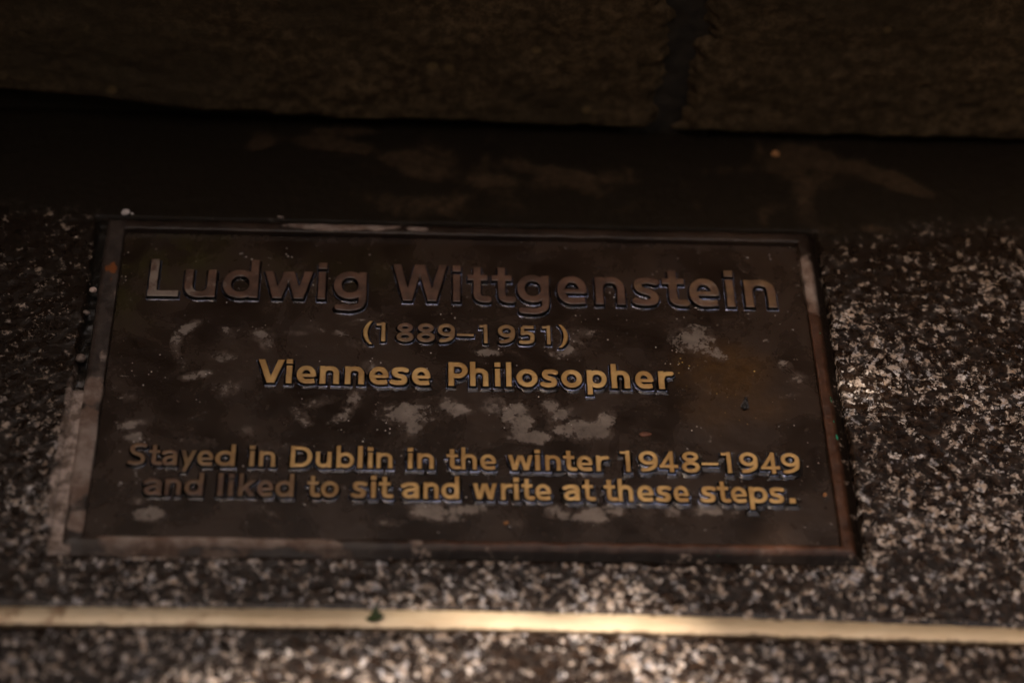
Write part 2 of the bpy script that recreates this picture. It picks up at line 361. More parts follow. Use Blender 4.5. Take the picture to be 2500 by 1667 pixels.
# pavement below the step
gx = np.linspace(-30, 30, 61); GX, GY = np.meshgrid(gx, np.linspace(-30, 30, 61), indexing='ij')
me = mesh_np("pavement", np.stack([GX.ravel(), GY.ravel(), np.full(GX.size, -0.172)], -1), gridq(61, 61), mat_simple("pavement_stone", (0.10, 0.085, 0.07), (0.2, 0.175, 0.15), 30, 0.8))
link("pavement", me, kind='structure')

# ------------------------------------------------------------------ riser: two stone blocks with a ragged joint, standing on the tread
riser = bpy.data.objects.new("riser", None); C.objects.link(riser); riser.location = (0, 0.152, 0)
riser['kind'] = 'structure'; riser['label'] = "dark brown stone riser behind the granite tread"
def joint(z, side):
    # ragged edge of the joint, x in mm
    n = (fbm(z / 9.0, np.full_like(z, side * 3.0 + 5), 4, 71 + side) - 0.5)
    n = n + (fbm(z / 2.6, np.full_like(z, side * 7.0 + 1), 4, 77 + side) - 0.5) * .25
    if side == 0: return 88.0 + n * 13 + 4.5 * sstep(10, 50, z) - 3.0 * sstep(48, 75, z) - 2 * sstep(20, 0, z)
    return 97.5 + n * 13 + 4.0 * sstep(20, 60, z) + 1.5
def lowedge(x):
    return np.interp(x, [-600, -212, -130, -60, 23, 100, 150, 265, 700], [26, 17, 8.5, 4.6, 2.8, 2.2, 0.8, 0.2, 0.2]) + (fbm(x / 14, x * 0 + 2, 4, 81) - 0.5) * 3.2
def stone(side):
    zz = np.arange(-1.0, 168.1, 1.3)
    n = 300
    u = np.linspace(0, 1, n) ** 1.25
    if side == 0: e = joint(zz, 0); Xs = e[None, :] - u[::-1][:, None] * (e[None, :] + 700)
    else: e = joint(zz, 1); Xs = e[None, :] + u[:, None] * (900 - e[None, :])
    Z0 = np.broadcast_to(zz[None, :], Xs.shape)
    de = np.abs(Xs - e[None, :])
    dl = Z0 - lowedge(Xs)
    dd = np.minimum(de, np.maximum(dl, 0))
    Y = -(sstep(0, 6, dd) * 5.0) + (fbm(Xs / 26, Z0 / 18, 5, 91) - 0.5) * 4.0 + (fbm(Xs / 5, Z0 / 4, 3, 95) - 0.5) * 1.2
    Y = np.where(dl < 0, 3.0 + np.clip(-dl * .3, 0, 3), Y)
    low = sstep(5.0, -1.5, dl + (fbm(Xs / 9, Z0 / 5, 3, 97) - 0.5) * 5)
    V = np.stack([Xs, Y, Z0], -1).reshape(-1, 3)
    q = gridq(n, len(zz))
    # close the block: back plane
    nb = len(V); back = V.copy(); back[:, 1] = 60.0
    ring = np.concatenate([np.arange(n) * len(zz), (n - 1) * len(zz) + np.arange(len(zz)), (np.arange(n) * len(zz) + len(zz) - 1)[::-1], np.arange(len(zz))[::-1]])
    V2 = np.vstack([V, back[ring]]); m = len(ring)
    k = np.arange(m); rq = np.stack([ring[k], nb + k, nb + (k + 1) % m, ring[(k + 1) % m]], -1)
    rq = rq[ring[k] != ring[(k + 1) % m]]
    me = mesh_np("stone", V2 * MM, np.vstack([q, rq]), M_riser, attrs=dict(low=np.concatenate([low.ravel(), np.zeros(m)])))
    return link("stone", me, riser)
stone(0); stone(1)
# recessed, blackened joint filling
zz = np.arange(-1, 168, 2.0); xx = np.arange(74, 116, 1.5); JX, JZ = np.meshgrid(xx, zz, indexing='ij')
me = mesh_np("mortar_joint", np.stack([JX, -0.2 + (fbm(JX / 6, JZ / 6, 3, 99) - 0.5) * 3.2, JZ], -1).reshape(-1, 3) * MM, gridq(len(xx), len(zz)),
             mat_simple("sooty_mortar", (0.016, 0.0105, 0.0055), (0.032, 0.021, 0.011), 160, 0.9))
link("mortar_joint", me, riser)
# upper tread on the riser, unseen; projecting nosing added to shade the back
bx = [(-1.6, 0.118), (1.6, 0.118), (1.6, 1.5), (-1.6, 1.5)]
vs = [(x, y, z) for z in (0.168, 0.205) for x, y in bx]
me = bpy.data.meshes.new("unseen_upper_tread"); me.from_pydata(vs, [], [(0, 3, 2, 1), (4, 5, 6, 7), (0, 1, 5, 4), (1, 2, 6, 5), (2, 3, 7, 6), (3, 0, 4, 7)]); me.materials.append(M_riser)
link("unseen_upper_tread", me, kind='structure')

# ------------------------------------------------------------------ plaque
plaque = bpy.data.objects.new("memorial_plaque", None); C.objects.link(plaque)
plaque['label'] = "dark bronze plaque with raised golden lettering set into the granite step"
plaque['category'] = "plaque"

fx = np.arange(-151.2, 151.3, 0.72); fy = np.arange(-84.0, 84.01, 0.72)
FX, FY = np.meshgrid(fx, fy, indexing='ij')
FZ = -3.07 + (fbm(FX / 30, FY / 30, 3, 101) - 0.5) * 0.10 + (fbm(FX / 4, FY / 4, 3, 105) - 0.5) * 0.07
LIME = [(-117.5, 28, 6, 2.4, .95, 40), (-122.5, 21, 2.4, 5, .95), (-122, 13, 2.2, 4, .6), (-86.5, 24.5, 4.5, 3.2, 1.1), (-84, 19.5, 3, 3.5, .9), (-113, 1.5, 7, 2.2, .85, 15),
        (-119, 7, 2.5, 3, .6), (-103, 12, 5, 3, .5), (-99, -5, 6, 4, .7, 30), (-100, 26, 4, 3, .5), (-72, 26, 5, 1.4, .6), (-53, 27, 3, 1.8, .75), (-47, 33, 7, 1.6, .4, 20), (-45, 20, 5, 2.0, .6, -20), (-64, 30, 6, 3, .35),
        (-25, -17, 7.5, 5.5, 1.35), (-22, -24.5, 4, 3.5, 1.2), (-31, -15, 4, 3, .9), (-7, -11, 3.5, 3, .9), (-2, -14.5, 4.5, 3.5, .9), (13, -12, 6, 4, .9),
        (20, -15, 5.5, 5, 1.25), (23, -22, 5, 6, 1.25), (27, -28, 8, 3.2, 1.2), (36, -11.5, 4, 3.5, 1.1), (41, -16, 6, 3, 1.0, 30), (49, -24, 9, 4.5, 1.35), (58, -20, 3.5, 6, 1.0, -30), (42, -24, 6, 3, 1.1),
        (-14, -67, 8, 3.8, 1.2), (0, -65.5, 7, 2.8, 1.2), (-5, -70, 5, 2.5, .7), (37, -66, 5, 3.2, 1.15), (51, -67.5, 6.5, 3.8, 1.25), (60, -65, 5, 2.4, 1.0), (98, -64, 5.5, 2.6, 1.1), (84, -65, 3, 2.4, .8), (73, -66, 3, 2, .5),
        (-125.5, -70.5, 5.5, 3.2, 1.3), (-131, -64, 3, 2, .6), (-137, -25, 5, 1.8, .9, 12), (-135, -31.5, 4, 2.4, 1.0), (-140, -11, 3, 2, .5), (-62, -12, 10, 3, .5, 20), (-47, -11, 3, 7, .8, -25), (-52, -20, 5, 2.4, .6, 30), (-68, -19, 3, 6, .7, 35), (-109, -33, 7, 2.5, .55, -10), (-88, -27, 4, 2.5, .5),
        (-40, 7, 5, 4, .6), (10, 17, 5, 2, .9), (-3, 27, 3, 2, .4), (45, 22, 5, 6, .65, -30), (40, 17, 5, 3, .7), (52, 30, 6, 4, .45), (99, 27, 9, 7, .85), (105, 20, 8, 4, .75, -30), (137, 12, 3.5, 4, .7), (142, 5, 4, 4, .6, -45), (65, 45, 6, 3, .2),
        (-30, -72, 6, 2, .5), (-80, -68, 8, 3, .35), (20, -72, 5, 2, .45), (-10, 55, 12, 3, .3), (-60, 50, 20, 8, .18), (-75, -35, 10, 2, .3)]
lime = np.minimum(blobs(FX, FY, LIME) * .74, .80)
gold = blobs(FX, FY, [(112, 8, 20, 20, .85), (104, -14, 17, 14, .6), (122, -10, 16, 12, .7), (95, 10, 10, 14, .6), (135, -35, 12, 10, .3), (-10, 5, 10, 6, .15)])
olive = blobs(FX, FY, [(-130, 67, 26, 14, 1.0, 20), (-142, 50, 10, 22, .7), (-60, 62, 40, 12, .35)])
me = mesh_np("field", np.stack([FX, FY, FZ], -1).reshape(-1, 3) * MM, gridq(len(fx), len(fy)), M_field, attrs=dict(lime=lime, gold=gold, olive=olive))
link("field", me, plaque)

# frame: a raised rim swept round the field, flat top and sloped outer side
IN = (150.0, 82.7)
def rim():
    pts = []
    per = []
    st = 1.6
    hw, hh = IN
    for x in np.arange(-hw, hw, st): per.append((x, -hh, 0, -1))
    for y in np.arange(-hh, hh, st): per.append((hw, y, 1, 0))
    for x in np.arange(hw, -hw, -st): per.append((x, hh, 0, 1))
    for y in np.arange(hh, -hh, -st): per.append((-hw, y, -1, 0))
    n = len(per)
    # widths per side: top width, total width
    W = {(0, -1): (2.4, 8.6), (1, 0): (4.2, 8.8), (0, 1): (5.0, 5.9), (-1, 0): (7.4, 8.4)}
    prof = [(0.0, -3.4, 0), (-0.05, -1.2, 0), (0.12, -0.25, 0), (0.55, 0.0, 0), (0.3, 0, 1), (0.7, 0.02, 1), (1.0, -0.05, 1), (0.35, -1.6, 2), (0.75, -2.3, 2), (1.0, -3.2, 2), (1.05, -6.5, 2)]
    m = len(prof)
    V = np.zeros((n, m, 3)); att = {k: np.zeros((n, m)) for k in ('lime', 'warm', 'greyed', 'black', 'rust', 'verd')}
    hw0, hh0 = IN
    for i, (x, y, nx_, ny_) in enumerate(per):
        for j, (a, z, r) in enumerate(prof):
            # outward offset: scaled box so that corners mitre
            def off(side):
                tw, tot = W[side]
                if r == 0: return a
                if r == 1: return 0.55 + a * (tw - 0.55)
                return tw + a * (tot - tw)
            right, left, topo, bot = off((1, 0)), off((-1, 0)), off((0, 1)), off((0, -1))
            sx = (x + hw0) / (2 * hw0); sy = (y + hh0) / (2 * hh0)
            X = -(hw0 + left) + sx * (2 * hw0 + left + right); Y = -(hh0 + bot) + sy * (2 * hh0 + bot + topo)
            if nx_ == 1: X = hw0 + right
            if nx_ == -1: X = -hw0 - left
            if ny_ == 1: Y = hh0 + topo
            if ny_ == -1: Y = -hh0 - bot
            V[i, j] = (X, Y, z)
    X, Y = V[..., 0], V[..., 1]
    V[..., 2] += (fbm(X / 9, Y / 9, 3, 121) - 0.5) * 0.7 + (fbm(X / 2.5, Y / 2.5, 2, 125) - 0.5) * 0.25
    wob = (fbm(X / 7, Y / 7, 3, 131) - 0.5) * 1.1
    out = np.array([1.0 if p[2] >= 1 else 0.25 for p in prof])[None, :]
    nxs = np.array([[p[2], p[3]] for p in per])
    V[..., 0] += nxs[:, 0][:, None] * wob * out; V[..., 1] += nxs[:, 1][:, None] * wob * out
    isr = (X > 150.0); isb = (Y < -82.7); isl = (X < -150.0); ist = (Y > 82.7) & ~isl
    lim = blobs(X, Y, [(-154, -42, 6, 30, .95), (-154, -10, 6, 9, .8), (-152, -76, 5, 6, .9), (-120, -84, 26, 3.5, 1.0), (-84, -84, 18, 3.5, .95), (-60, -85, 12, 3, .85), (-30, -87, 12, 3, .5), (-20, -84, 4, 3, .6), (-125, -88, 26, 4, .75), (-95, -90, 14, 3, .6), (-50, -89, 12, 3, .65), (-10, -89, 8, 2.5, .5),
                       (-58, 86.5, 22, 3.5, .85), (-38, 87, 10, 3, .9), (-105, 86, 9, 2.5, .45), (-20, 86, 8, 3, .6), (153, 66, 5, 9, .85), (154, 53, 5, 9, .95), (154, 44, 5, 5, .7), (40, 85, 7, 2, .5), (-152, 8, 2.5, 12, .55), (-151, 40, 1.6, 14, .5), (10, -84, 8, 3, .45)])
    att['lime'] = lim
    att['warm'] = np.clip(isr * 0.9 * sstep(60, 30, Y) + isb * 0.9 * sstep(-40, 10, X), 0, 1)
    att['greyed'] = np.clip(isl * 0.9 + ist * 0.0, 0, 1)
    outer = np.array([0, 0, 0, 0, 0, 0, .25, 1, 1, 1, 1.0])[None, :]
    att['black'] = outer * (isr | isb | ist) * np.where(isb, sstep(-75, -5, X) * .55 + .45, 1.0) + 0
    att['rust'] = blobs(X, Y, [(-153.6, 58.5, 2.6, 3.4, 1.0), (-153.5, 51, 1.6, 3, .6)])
    att['verd'] = blobs(X, Y, [(154.6, -8, 1.0, 1.7, 1.0), (154.6, -28, 1.0, 4, .8), (154.4, -20, 1.0, 2, .7), (154.5, 6, .8, 1.5, .6), (154, 30, 1, 3, .5), (154.2, 18, 1, 2, .5), (98, -86.5, 5, 1, .55), (60, -86, 4, 1, .4), (22, -86, 3, 1, .5)])
    q = []
    i = np.arange(n)[:, None]; j = np.arange(m - 1)[None, :]
    q = np.stack([i * m + j, i * m + j + 1, ((i + 1) % n) * m + j + 1, ((i + 1) % n) * m + j], -1).reshape(-1, 4)[:, ::-1]
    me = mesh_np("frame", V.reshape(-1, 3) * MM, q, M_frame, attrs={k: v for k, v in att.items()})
    return link("frame", me, plaque)
rim()

# ------------------------------------------------------------------ lettering: strokes -> distance field -> cast relief
def arc(cx, cy, rx, ry, a0, a1, n=22, p=1.0):
    a = np.radians(np.linspace(a0, a1, n)); c = np.cos(a); s = np.sin(a)
    if p != 1.0: c = np.sign(c) * np.abs(c) ** p; s = np.sign(s) * np.abs(s) ** p
    return [(cx + rx * u, cy + ry * v) for u, v in zip(c, s)]
def spl(P, k=7):
    P = [P[0]] + list(P) + [P[-1]]; o = []
    for i in range(1, len(P) - 2):
        p0, p1, p2, p3 = map(np.array, P[i - 1:i + 3])
        for t in np.linspace(0, 1, k, endpoint=False):
            o.append(tuple(0.5 * (2 * p1 + (p2 - p0) * t + (2 * p0 - 5 * p1 + 4 * p2 - p3) * t * t + (3 * p1 - p0 - 3 * p2 + p3) * t ** 3)))
    o.append(tuple(P[-2])); return o

def glyph(ch, s, X):
    """strokes of a glyph in cap-height units: (width, [ (points, stroke width, ymin, ymax) ])"""
    h = s / 2; F = (-9, 9); o = 0.012
    def st(pts, w=s, lim=F): return (pts, w, lim[0], lim[1])
    dy = X - h
    if ch == 'L': return .60, [st([(h, 0), (h, 1)]), st([(0, h * .95), (.60, h * .95)], s * .95)]
    if ch == 'l': return s * 1.02, [st([(h, 0), (h, 1.03)])]
    if ch == 'i': return s * 1.1, [st([(h, 0), (h, X)]), st([(h, X + .075), (h, X + .075 + s * .95)], s * 1.12)]
    if ch in 'nhur':
        W = .62
        arch = [(h, X * .50)] + arc(W / 2, X * .56, W / 2 - h, X - h * .95 - X * .56 + o, 180, 0, 22, .86) + [(W - h, 0)]
        if ch == 'n': return W, [st([(h, 0), (h, X)]), st(arch)]
        if ch == 'h': return W, [st([(h, 0), (h, 1.03)]), st(arch)]
        if ch == 'u': return W, [st([(W - h, 0), (W - h, X)]), st([(W - x, X - y) for x, y in arch])]
        W = .42
        return W, [st([(h, 0), (h, X)]), st([(h, X * .45)] + spl([(h + .01, X * .58), (h + .08, X * .80), (h + .19, X - h * .98), (W, X - h * .9)]), s * .97)]
    if ch in 'dbpgq':
        W = .70
        bowl = arc(W / 2 - .01, X / 2, W / 2 - h, X / 2 - h + o, 0, 360, 40, .92)
        mir = lambda P: [(W - x, y) for x, y in P]
        if ch == 'd': return W, [st([(W - h, 0), (W - h, 1.03)]), st(bowl)]
        if ch == 'b': return W, [st([(h, 0), (h, 1.03)]), st(mir(bowl))]
        if ch == 'p': return W, [st([(h, -.29), (h, X)]), st(mir(bowl))]
        bowl = arc(W / 2 - .01, X / 2 + .02, W / 2 - h, X / 2 - h - .01 + o, 0, 360, 40, .92)
        return W, [st([(W - h, X), (W - h, .0)]), st(bowl), st([(W - h, .05)] + spl([(W - h, -.02), (W - h - .05, -.14), (W - h - .19, -.205), (.28, -.215), (.08, -.195)]), s * .95)]
    if ch == 'o': return .70, [st(arc(.35, X / 2, .35 - h, X / 2 - h + o, 0, 360, 44, .97))]
    if ch == 'e':
        W = .64
        ring = arc(W / 2, X / 2, W / 2 - h, X / 2 - h + o, 4, 300, 40, .95)
        return W, [st(ring[:-2] + [(W * .72, h * .95), (W - .05, h * 1.15)]), st([(h, X * .46), (W - h * .6, X * .46)], s * .72), st([(W - h, X * .40), (W - h, X * .56)])]
    if ch == 'a':
        W = .58
        return W, [st([(W - h, 0), (W - h, X * .64)] + spl([(W - h, X * .66), (W - h - .05, X * .84), (W / 2 - .01, X - h + o), (.17, X - h * 1.05), (.05, X - h * 1.7)])),
                   st([(W - h, X * .50)] + spl([(W - h, X * .56 - .0), (W * .55, X * .55), (.17, X * .47), (h, X * .28), (.17, h * .95), (.33, h * .95), (W - h, X * .26)]), s * .93)]
    if ch in 'sS':
        if ch == 's': W, H = .50, X
        else: W, H = .60, 1.02
        q = (h, W - h)
        return W, [st(spl([(W - .05, H - h * 1.25), (W * .74, H - h * .9), (W * .48, H - h * .88), (h * 1.25, H * .84), (h * 1.02, H * .69), (W * .32, H * .555), (W * .68, H * .45), (W - h * 1.0, H * .32), (W - h * 1.3, H * .155), (W * .52, h * .86), (W * .26, h * .9), (.03, h * 1.3)]))]
    if ch == 't':
        W = .44; x0 = .20
        return W, [st([(x0, .95 * 1.0), (x0, .24)] + spl([(x0, .24), (x0 + .03, .13), (x0 + .12, h * .95), (W, h * .92)])), st([(0, X - h * .9), (W - .02, X - h * .9)], s * .88)]
    if ch in 'wW':
        W, H = (.98, X) if ch == 'w' else (1.14, 1.0)
        a = h * 1.06; k = .235; e = .1
        def dg(xa, xb):  # straight diagonal continued past top and bottom, then cut level
            dx = (xb - xa)
            return st([(xa - dx * e, H * (1 + e)), (xb + dx * e, -H * e)], s, (0, H))
        b1 = W * .275; b2 = W - b1
        return W, [dg(a, b1), dg(W / 2 - .02, b1 + .01), dg(W / 2 + .02, b2 - .01), dg(W - a, b2)]
    if ch in 'Vv':
        W, H, e = .80, 1.0, .1
        f = lambda xa, xb: st([(xa - (xb - xa) * e, H * (1 + e)), (xb + (xb - xa) * e, -H * e)], s, (0, H))
        return W, [f(h * 1.06, W / 2 - .01), f(W - h * 1.06, W / 2 + .01)]
    if ch == 'y':
        W = .64
        return W, [st([(h, X * 1.1), (W / 2, -.0)], s, (0.0, X)), st([(W - h + .02, X * 1.1), (.15, -.38)], s, (-.29, X))]
    if ch == 'k':
        W = .64
        return W, [st([(h, 0), (h, 1.03)]), st([(.12, X * .36), (W * .98, X * 1.16)], s * .95, (0, X)), st([(.22, X * .62), (W - .08, -.06)], s, (0, X))]
    if ch == 'D':
        W = .80
        return W, [st([(h, 0), (h, 1)]), st([(h, 1 - h), (.34, 1 - h)] + arc(.34, .5, W - h - .34, .5 - h, 90, -90, 26, .92) + [(.34, h), (h, h)])]
    if ch == 'P':
        W = .64; c = 1 - h - .24
        return W, [st([(h, 0), (h, 1)]), st([(h, 1 - h), (.34, 1 - h)] + arc(.34, c, W - h - .34, .24, 90, -90, 20) + [(h, c - .24)])]
    if ch == '1':
        W = .40
        return W, [st([(W - h - .02, 0), (W - h - .02, 1)]), st([(W - h * 1.0, .93), (.13, .90), (.0, .90)], s * .78, (-9, 1))]
    if ch == '8':
        W = .70
        return W, [st(arc(W / 2, .27, W / 2 - h, .27 - h + o, 0, 360, 36)), st(arc(W / 2, .755, W / 2 - h * 1.35, .255 - h, 0, 360, 36))]
    if ch == '9':
        W = .72
        return W, [st(arc(W / 2, .67, W / 2 - h, .34 - h, 0, 360, 40)), st(spl([(W - h, .66), (W - h * 1.05, .47), (W - h * 1.6, .27), (W * .50, .13), (W * .17, h * .95)]))]
    if ch == '5':
        W = .60
        return W, [st([(h * 1.1, .50), (h * 1.1, 1 - h)], s * .9), st([(h, 1 - h), (W - .03, 1 - h)], s * .95), st(spl([(h, .555), (.3, .60), (W - h * 1.3, .52), (W - h, .33), (W - h * 1.4, .15), (.27, h * .9), (.02, h * 1.05)]))]
    if ch == '4':
        W = .76
        return W, [st([(W - .16 - h, 0), (W - .16 - h, 1)]), st([(.02, .28), (W, .28)], s * .9), st([(W - .16 - h, .95), (.10, .25)], s * .9, (.20, 1))]
    if ch == '-': return .69, [st([(0, .42), (.69, .42)], s * .72)]
    if ch == '.': return s * 1.2, [st([(h * 1.2, 0), (h * 1.2, s * 1.15)], s * 1.2)]
    if ch in '()': return .40, []
    raise KeyError(ch)

def sdf(ch, px, py, s, X):
    W, G = glyph(ch, s, X)
    if ch in '()':
        x = px if ch == '(' else W - px
        R1, R2 = .86, 1.02
        y0 = .46
        d1 = np.hypot(x - R1, y0 - py) - R1; d2 = np.hypot(x - R2 - s * .98, y0 - py) - R2
        d = np.maximum(np.maximum(d1, -d2), x - W)
        return np.maximum(d, np.abs(py - y0) - .62)
    D = np.full(px.shape, 9.0)
    for pts, w, y0, y1 in G:
        P = np.array(pts, float); keep = np.concatenate([[True], np.hypot(*(P[1:] - P[:-1]).T) > 1e-5]); P = P[keep]
        ds = np.full(px.shape, 9.0); n = len(P) - 1
        closed = np.hypot(*(P[0] - P[-1])) < 1e-3
        for i in range(n):
            a, b = P[i], P[i + 1]; L = math.hypot(*(b - a)); u = (b - a) / L
            t = (px - a[0]) * u[0] + (py - a[1]) * u[1]; q = np.abs((px - a[0]) * -u[1] + (py - a[1]) * u[0])
            tc = np.clip(t, 0, L); cap = np.hypot(t - tc, q) - w / 2
            if not closed:
                if i == 0: cap = np.where(t < 0, np.maximum(q - w / 2, -t), cap)
                if i == n - 1: cap = np.where(t > L, np.maximum(q - w / 2, t - L), cap)
            ds = np.minimum(ds, cap)
        ds = np.maximum(ds, np.maximum(y0 - py, py - y1))
        D = np.minimum(D, ds)
    return D

R1 = (0.00133, 44.28, 21.6, [('L', -136.9, -123.7), ('u', -121.6, -107.8), ('d', -104.8, -89.4), ('w', -87.2, -65.8), ('i', -63.8, -59.8), ('g', -56.7, -42.4), ('W', -31.5, -7.3), ('i', -5.1, -1.2), ('t', 1.5, 10.5), ('t', 12.2, 21.2), ('g', 23.2, 37.2), ('e', 40.5, 53.8), ('n', 57.2, 70.6), ('s', 74.4, 85.3), ('t', 87.2, 97.2), ('e', 98.7, 112.1), ('i', 115.1, 119.2), ('n', 123.2, 137.3)])
R2 = (0.00032, 21.34, 10.6, [('(', -43.5, -39.2), ('1', -37.7, -33.5), ('8', -29.3, -21.6), ('8', -20.5, -12.6), ('9', -11.6, -3.9), ('-', -3.3, 4.0), ('1', 6.4, 10.2), ('9', 14.2, 21.9), ('5', 23.8, 30.2), ('1', 33.5, 37.3), (')', 40.3, 44.6)])
R3 = (0.0028, -2.56, 12.9, [('V', -87.1, -75.6), ('i', -75.2, -72.1), ('e', -70.8, -62.3), ('n', -61.1, -52.6), ('n', -50.6, -42.1), ('e', -40.4, -31.9), ('s', -31.0, -24.0), ('e', -22.4, -14.3), ('P', -7.1, 1.5), ('h', 2.0, 10.2), ('i', 12.6, 15.4), ('l', 17.3, 20.0), ('o', 21.7, 31.0), ('s', 32.5, 39.1), ('o', 40.6, 49.8), ('p', 51.5, 60.1), ('h', 61.8, 70.1), ('e', 72.0, 80.0), ('r', 81.9, 87.7)])
R4 = (0.00216, -46.25, 10.82, [('S', -136.0, -129.4), ('t', -128.3, -123.4), ('a', -122.9, -116.5), ('y', -115.7, -108.8), ('e', -108.8, -102.0), ('d', -101.4, -93.2), ('i', -87.9, -85.1), ('n', -83.9, -76.9), ('D', -71.2, -62.1), ('u', -61.0, -54.2), ('b', -52.6, -45.2), ('l', -44.0, -41.5), ('i', -39.9, -37.2), ('n', -36.3, -29.4), ('i', -23.6, -20.9), ('n', -19.7, -12.6), ('t', -7.7, -2.6), ('h', -1.8, 4.9), ('e', 6.0, 12.7), ('w', 17.2, 27.9), ('i', 28.4, 31.0), ('n', 32.6, 39.2), ('t', 40.1, 45.0), ('e', 45.6, 52.3), ('r', 53.4, 58.3), ('1', 63.6, 68.0), ('9', 71.1, 79.2), ('4', 79.3, 87.4), ('8', 88.7, 96.5), ('-', 97.0, 104.0), ('1', 105.4, 109.8), ('9', 112.7, 120.6), ('4', 121.2, 129.5), ('9', 129.9, 137.9)])
R5 = (0.00183, -61.23, 11.1, [('a', -128.9, -121.4), ('n', -120.6, -113.8), ('d', -112.6, -105.0), ('l', -99.6, -97.0), ('i', -95.3, -92.7), ('k', -91.3, -84.0), ('e', -83.7, -77.0), ('d', -76.4, -68.8), ('t', -63.7, -58.8), ('o', -58.3, -50.8), ('s', -45.6, -39.8), ('i', -38.2, -35.6), ('t', -34.9, -29.8), ('a', -25.7, -18.4), ('n', -17.1, -10.6), ('d', -9.8, -2.3), ('w', 2.8, 12.9), ('r', 14.2, 18.6), ('i', 19.4, 22.0), ('t', 22.7, 27.3), ('e', 28.1, 34.8), ('a', 39.6, 46.5), ('t', 47.3, 52.0), ('t', 56.1, 61.0), ('h', 61.7, 68.1), ('e', 69.5, 76.5), ('s', 77.5, 83.4), ('e', 84.3, 90.9), ('s', 95.7, 101.6), ('t', 102.4, 107.1), ('e', 107.7, 114.5), ('p', 115.1, 122.9), ('s', 123.7, 129.6), ('.', 131.5, 134.3)])
ROWS = [(R1, .178, .745, 1.75), (R2, .200, .73, 1.25), (R3, .205, .745, 1.5), (R4, .192, .73, 1.3), (R5, .202, .735, 1.3)]
LET = {}
FIL = .95
def letter_mesh(ri, ch):
    key = (ri, ch)
    if key in LET: return LET[key]
    (k, b, cap, _), s, X, H = ROWS[ri]
    W, _g = glyph(ch, s, X)
    cell = .30 if ri == 0 else .19
    m = 1.5
    y0, y1 = (-.34, .85) if ch in 'gpy' else ((-.2, 1.15) if ch in '()' else (-.03, 1.08))
    gx = np.arange(-m, W * cap + m, cell); gy = np.arange(y0 * cap - m, y1 * cap + m, cell)
    PX, PY = np.meshgrid(gx, gy, indexing='ij')
    wx = (fbm(PX / 3 + ri * 31, PY / 3 + ord(ch), 3, 141) - .5) * .16
    d = sdf(ch, PX / cap, PY / cap, s, X) * cap + wx
    t = np.clip((0.32 - d) / (0.32 + 0.10), 0, 1)
    u = np.clip((FIL - d) / (FIL - .32), 0, 1)                          # shallow foot shaped to reflect the sky like a water glint
    foot = .24 / H
    prof = foot * u ** 1.8 + t * (1 - foot)
    prof = np.where(d < -.10, 1.0, prof)
    z = prof * H
    att = np.clip(prof - .12 * sstep(-.45, -.1, d) * (prof >= 1), 0, 1)
    z = z - 0.10 * sstep(-.5, -.08, d) - .035
    alive = (d < FIL)
    nx_, ny_ = PX.shape; q = gridq(nx_, ny_); keep = alive.ravel()[q].any(1); q = q[keep]
    used = np.unique(q); re = -np.ones(nx_ * ny_, int); re[used] = np.arange(len(used))
    V = np.stack([PX - W * cap / 2, PY, z], -1).reshape(-1, 3)[used]
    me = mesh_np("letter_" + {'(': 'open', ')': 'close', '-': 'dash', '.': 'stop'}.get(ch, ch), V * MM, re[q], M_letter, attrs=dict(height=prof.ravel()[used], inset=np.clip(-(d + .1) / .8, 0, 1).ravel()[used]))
    LET[key] = (me, W * cap); return LET[key]

def wear_of(ri, x, i):
    if ri == 0: return 0.10 + 0.12 * sstep(20, 140, x)
    if ri == 1: return {0: .72, 1: .50, 2: .22, 3: .22, 4: .35, 5: .45, 6: .42, 7: .38, 8: .50, 9: .50, 10: .75}[i]
    if ri == 2: return 0.76 + .18 * sstep(-60, 20, x)
    if ri == 3: return float(np.interp(x, [-136, -110, -97, -80, -66, -40, 60, 138], [.22, .26, .46, .48, .74, .80, .86, 1.05]))
    return float(np.interp(x, [-130, -80, -70, -40, -20, 60, 135], [.16, .20, .36, .62, .80, .86, .92]))
NAMES = {'(': 'bracket', ')': 'bracket', '-': 'dash', '.': 'full_stop'}
placed = []
for ri, ((k, b, cap, T), s, X, H) in enumerate(ROWS):
    for i, (ch, xa, xb) in enumerate(T):
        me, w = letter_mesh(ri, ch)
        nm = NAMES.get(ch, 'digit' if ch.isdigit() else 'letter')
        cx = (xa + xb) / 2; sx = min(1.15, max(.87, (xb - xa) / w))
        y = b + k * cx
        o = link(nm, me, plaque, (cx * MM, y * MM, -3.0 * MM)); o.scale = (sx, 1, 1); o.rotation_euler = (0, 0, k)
        o['wear'] = float(wear_of(ri, cx, i))
        o['wet_glint'] = float([np.interp(cx, [-136, -60, 40, 137], [.35, .40, .75, .70]), np.interp(cx, [-43, 44], [.35, .85]), np.interp(cx, [-87, -30, 88], [.60, .75, .95]),
                          np.interp(cx, [-136, -70, -10, 60, 138], [.10, .35, .80, .7, 1.1]), np.interp(cx, [-128, -80, -20, 50, 60, 134], [.08, .25, .60, .6, 1.2, 1.2])][ri])  # strength of the glint colour painted at the letter's foot
        o['lime'] = float({(0, 0): .62, (0, 1): .45, (0, 2): .30, (0, 3): .28, (0, 15): .40}.get((ri, i), 0.12 if ri in (0, 3, 4) and cx < -60 else 0.0))
        placed.append((ri, ch, cx, y, sx, w))

